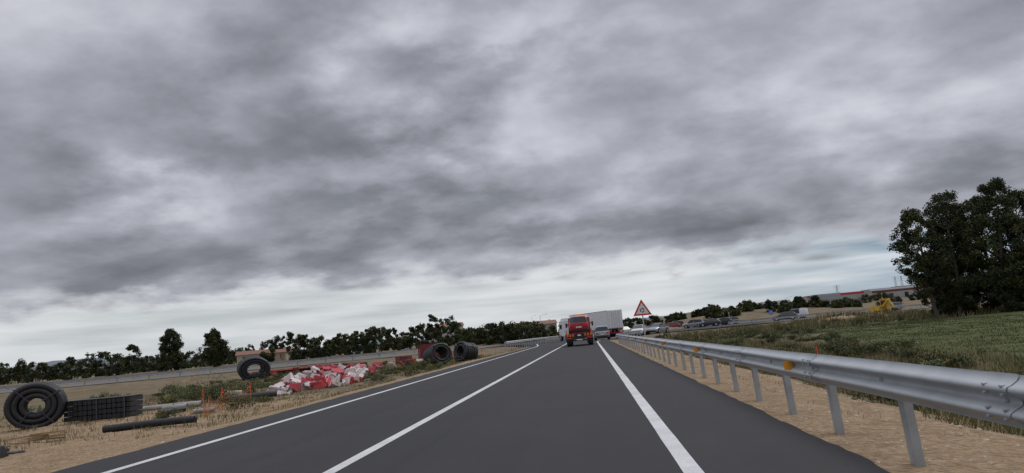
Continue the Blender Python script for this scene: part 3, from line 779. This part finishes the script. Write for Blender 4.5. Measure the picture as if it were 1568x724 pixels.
val=MA('ADD',MA('MULTIPLY_ADD',nA,1.25,-.625),MA('MULTIPLY_ADD',nB,.75,-.375))
val=MA('ADD',MA('ADD',val,tot),.60)
cl=RAMP(val,[(.05,(.15,.155,.175)),(.3,(.235,.245,.28)),(.55,(.39,.40,.455)),(.8,(.60,.61,.68)),(1.,(.73,.74,.80))])
mp=N.new('ShaderNodeMapping');mp.inputs['Scale'].default_value=(5,5,55);L.new(G,mp.inputs['Vector'])
ns=N.new('ShaderNodeTexNoise');ns.inputs['Scale'].default_value=1.;ns.inputs['Detail'].default_value=4;L.new(mp.outputs[0],ns.inputs['Vector'])
gl=RAMP(ns.outputs['Fac'],[(.3,(.50,.54,.56)),(.5,(.66,.69,.71)),(.7,(.77,.79,.81))])
gr=RAMP(ns.outputs['Fac'],[(.3,(.25,.33,.41)),(.5,(.40,.48,.56)),(.7,(.66,.71,.76))])
rm=MA('MULTIPLY_ADD',ur,3.5,-.3,True)
gap=MIX(rm,gl,gr)
ed=MA('ADD',MA('MULTIPLY_ADD',v0,-36.,3.5),MA('MULTIPLY_ADD',nB,3.2,-1.6)); ed=MA('ADD',ed,MA('MAXIMUM',MA('MULTIPLY',ur,-1.),0.))
edc=MA('MULTIPLY',ed,1.,None,True)
col=MIX(edc,cl,gap)
tot=None
vv=MA('ADD',v0,MA('MULTIPLY_ADD',ns.outputs['Fac'],.012,-.006))
for q in[(-.312,.087,.03,.0045,.6),(-.09,.077,.013,.003,.5),(.295,.067,.03,.004,.7),(-.40,.062,.04,.004,.3)]:
    e=gauss(ur,vv,q);tot=e if tot is None else MA('ADD',tot,e)
col=MIX(MA('MULTIPLY',tot,1.,None,True),col,(.20,.22,.25))
boost=MA('MULTIPLY_ADD',MA('MULTIPLY_ADD',z_,3.,-1.5,True),1.1,1.)
sc_=N.new('ShaderNodeVectorMath');sc_.operation='SCALE';L.new(col,sc_.inputs[0]);L.new(boost,sc_.inputs['Scale'])
sky=N.new('ShaderNodeTexSky');sky.sky_type='NISHITA';sky.sun_disc=False;sky.sun_elevation=math.radians(48);sky.sun_rotation=math.radians(40)
sk=N.new('ShaderNodeVectorMath');sk.operation='SCALE';L.new(sky.outputs[0],sk.inputs[0]);sk.inputs['Scale'].default_value=.06
fin=MIX(.95,sk.outputs[0],sc_.outputs[0])
L.new(fin,bg.inputs['Color']);bg.inputs['Strength'].default_value=1.
w.cycles.sampling_method='MANUAL';w.cycles.sample_map_resolution=256

sd=bpy.data.lights.new('sun','SUN');sd.energy=.9;sd.angle=math.radians(20);sd.color=(1,.97,.93);so=bpy.data.objects.new('sun',sd);scene.collection.objects.link(so)
el,az=math.radians(48),math.radians(40)
dv=Vector((math.sin(az)*math.cos(el),math.cos(az)*math.cos(el),math.sin(el)));so.rotation_euler=dv.to_track_quat('Z','Y').to_euler()

# ------------------------------------------------------------ camera
cam=bpy.data.cameras.new('camera');co=bpy.data.objects.new('camera',cam);scene.collection.objects.link(co);scene.camera=co
cam.sensor_width=36;cam.lens=27.02;cam.clip_end=20000;cam.clip_start=.05
Rm=Matrix(((.9911,.1008,.0878),(.0998,-.1217,-.9875),(-.0889,.9875,-.1306)))
co.matrix_world=Matrix.Translation((0,0,1.2))@Rm.to_quaternion().to_matrix().to_4x4()
scene.view_settings.view_transform='Standard'
try: scene.view_settings.look='None'
except: pass
scene.view_settings.exposure=0
